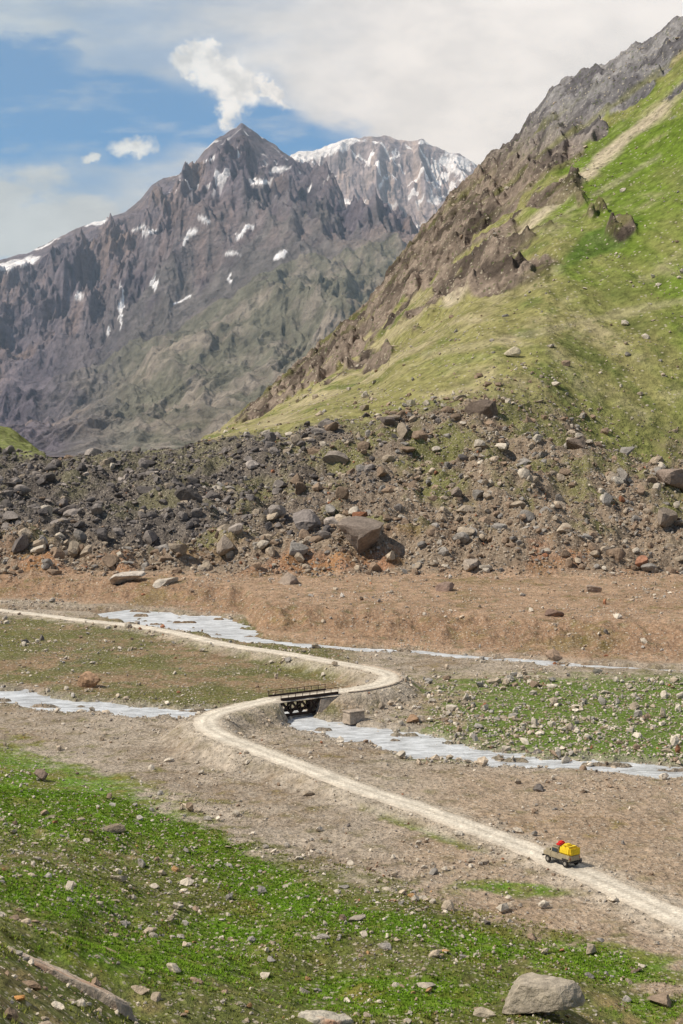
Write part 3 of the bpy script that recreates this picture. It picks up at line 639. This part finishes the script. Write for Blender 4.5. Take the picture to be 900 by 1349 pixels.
def noise(sc,det=6,ro=.55,stretch=(1,1,1),off=(0,0,0)):
    mp=N.new("ShaderNodeMapping"); mp.inputs["Scale"].default_value=stretch; mp.inputs["Location"].default_value=off; L.new(cb.outputs[0],mp.inputs[0])
    n=N.new("ShaderNodeTexNoise"); n.inputs["Scale"].default_value=sc; n.inputs["Detail"].default_value=det; n.inputs["Roughness"].default_value=ro; L.new(mp.outputs[0],n.inputs["Vector"]); return n
def warped(n,amp):
    v=N.new("ShaderNodeVectorMath"); v.operation='SUBTRACT'; L.new(n.outputs["Color"],v.inputs[0]); v.inputs[1].default_value=(.5,.5,.5)
    v2=N.new("ShaderNodeVectorMath"); v2.operation='SCALE'; L.new(v.outputs[0],v2.inputs[0]); v2.inputs["Scale"].default_value=amp
    v3=N.new("ShaderNodeVectorMath"); v3.operation='ADD'; L.new(cb.outputs[0],v3.inputs[0]); L.new(v2.outputs[0],v3.inputs[1])
    s_=N.new("ShaderNodeSeparateXYZ"); L.new(v3.outputs[0],s_.inputs[0]); return s_.outputs[0],s_.outputs[1]
def ell(xy,cx,cy,rx,ry,rot=0):
    dx=M('SUBTRACT',xy[0],cx); dy=M('SUBTRACT',xy[1],cy); c_,s_=math.cos(rot),math.sin(rot)
    a=M('DIVIDE',M('ADD',M('MULTIPLY',dx,c_),M('MULTIPLY',dy,s_)),rx); b_=M('DIVIDE',M('SUBTRACT',M('MULTIPLY',dy,c_),M('MULTIPLY',dx,s_)),ry)
    return M('SQRT',M('ADD',M('MULTIPLY',a,a),M('MULTIPLY',b_,b_)))
def union(xy,l):
    r_=None
    for e in l:
        d=ell(xy,*e); r_=d if r_ is None else M('MINIMUM',r_,d)
    return r_
wA=warped(noise(.55,5,.6,(1,2.2,1)),1.4)
blue=MR(union(wA,[(.9,1.48,2.9,.84,.05),(3.3,1.82,1.6,.46,.1),(.2,.85,1.1,.4,.0),(-2,1.4,2,.7,0)]),.55,1.38,1,0)
streak=MR(noise(.8,6,.6,(1,3.5,1),(3,1,0)).outputs[0],.5,.75,1,.62)
hi=MR(noise(.5,5,.55,(1,3,1),(1,4,0)).outputs[0],.32,.66,.08,.6)
lfac=MR(gx,2.0,5.5,1,0)
blue2=M('MAXIMUM',M('MULTIPLY',blue,streak),M('MULTIPLY',hi,lfac))
wC=warped(noise(2.0,9,.65,off=(7,3,0)),.8)
cum=MR(union(wC,[(2.5,.80,.36,.18,.1),(2.85,.88,.40,.32,0),(3.1,1.14,.36,.32,.3),(3.0,1.45,.2,.22,0),(3.5,1.2,.34,.13,.3),(1.75,1.95,.34,.15,0),(1.22,2.12,.16,.09,0),(2.7,.62,.24,.16,0)]),.5,1.3,1,0)
wD=warped(noise(1.0,6,.6,(1,2,1),(2,9,0)),1.2)
lowc=MR(union(wD,[(.2,2.95,1.8,.75,.1),(-1.5,2.7,2,.8,0)]),.6,1.25,1,0)
cov=M('SUBTRACT',1,blue2); cov=M('MAXIMUM',cov,M('MAXIMUM',cum,lowc))
cov=M('MULTIPLY',cov,MR(sep.outputs[1],-.1,.35)); cov=M('MULTIPLY',cov,.96)
shade=MR(noise(.7,7,.6,(1,1.8,1),(5,5,0)).outputs[0],.3,.7,.78,1.02)
shade=M('ADD',M('MULTIPLY',shade,M('SUBTRACT',1,cum)),M('MULTIPLY',cum,MR(noise(2.6,8,.62,off=(1,1,0)).outputs[0],.34,.62,.82,1.28)))
bright=M('MULTIPLY',shade,MR(gx,0,6.5,.82,1.14))
colr=N.new("ShaderNodeMix"); colr.data_type='RGBA'; colr.inputs["A"].default_value=(.76,.88,.96,1); colr.inputs["B"].default_value=(.98,.98,.98,1); L.new(MR(gx,0,5),colr.inputs["Factor"])
bg2=N.new("ShaderNodeBackground"); L.new(colr.outputs["Result"],bg2.inputs[0]); L.new(bright,bg2.inputs[1])
mx=N.new("ShaderNodeMixShader"); L.new(cov,mx.inputs[0]); L.new(bg1.outputs[0],mx.inputs[1]); L.new(bg2.outputs[0],mx.inputs[2]); L.new(mx.outputs[0],out.inputs[0])

# ---------------------------------------------------------------- camera
cam=bpy.data.cameras.new("camera"); co=bpy.data.objects.new("camera",cam); scene.collection.objects.link(co); scene.camera=co
co.location=(0,0,H); co.rotation_euler=(math.pi/2,0,0); cam.sensor_fit='HORIZONTAL'; cam.sensor_width=24; cam.lens=24*F/900; cam.shift_y=-(674.5-YH)/900
cam.clip_start=1; cam.clip_end=60000
scene.view_settings.view_transform='Standard'; scene.view_settings.look='None'; scene.view_settings.exposure=0; scene.view_settings.gamma=1
print("done",time.time()-T0)
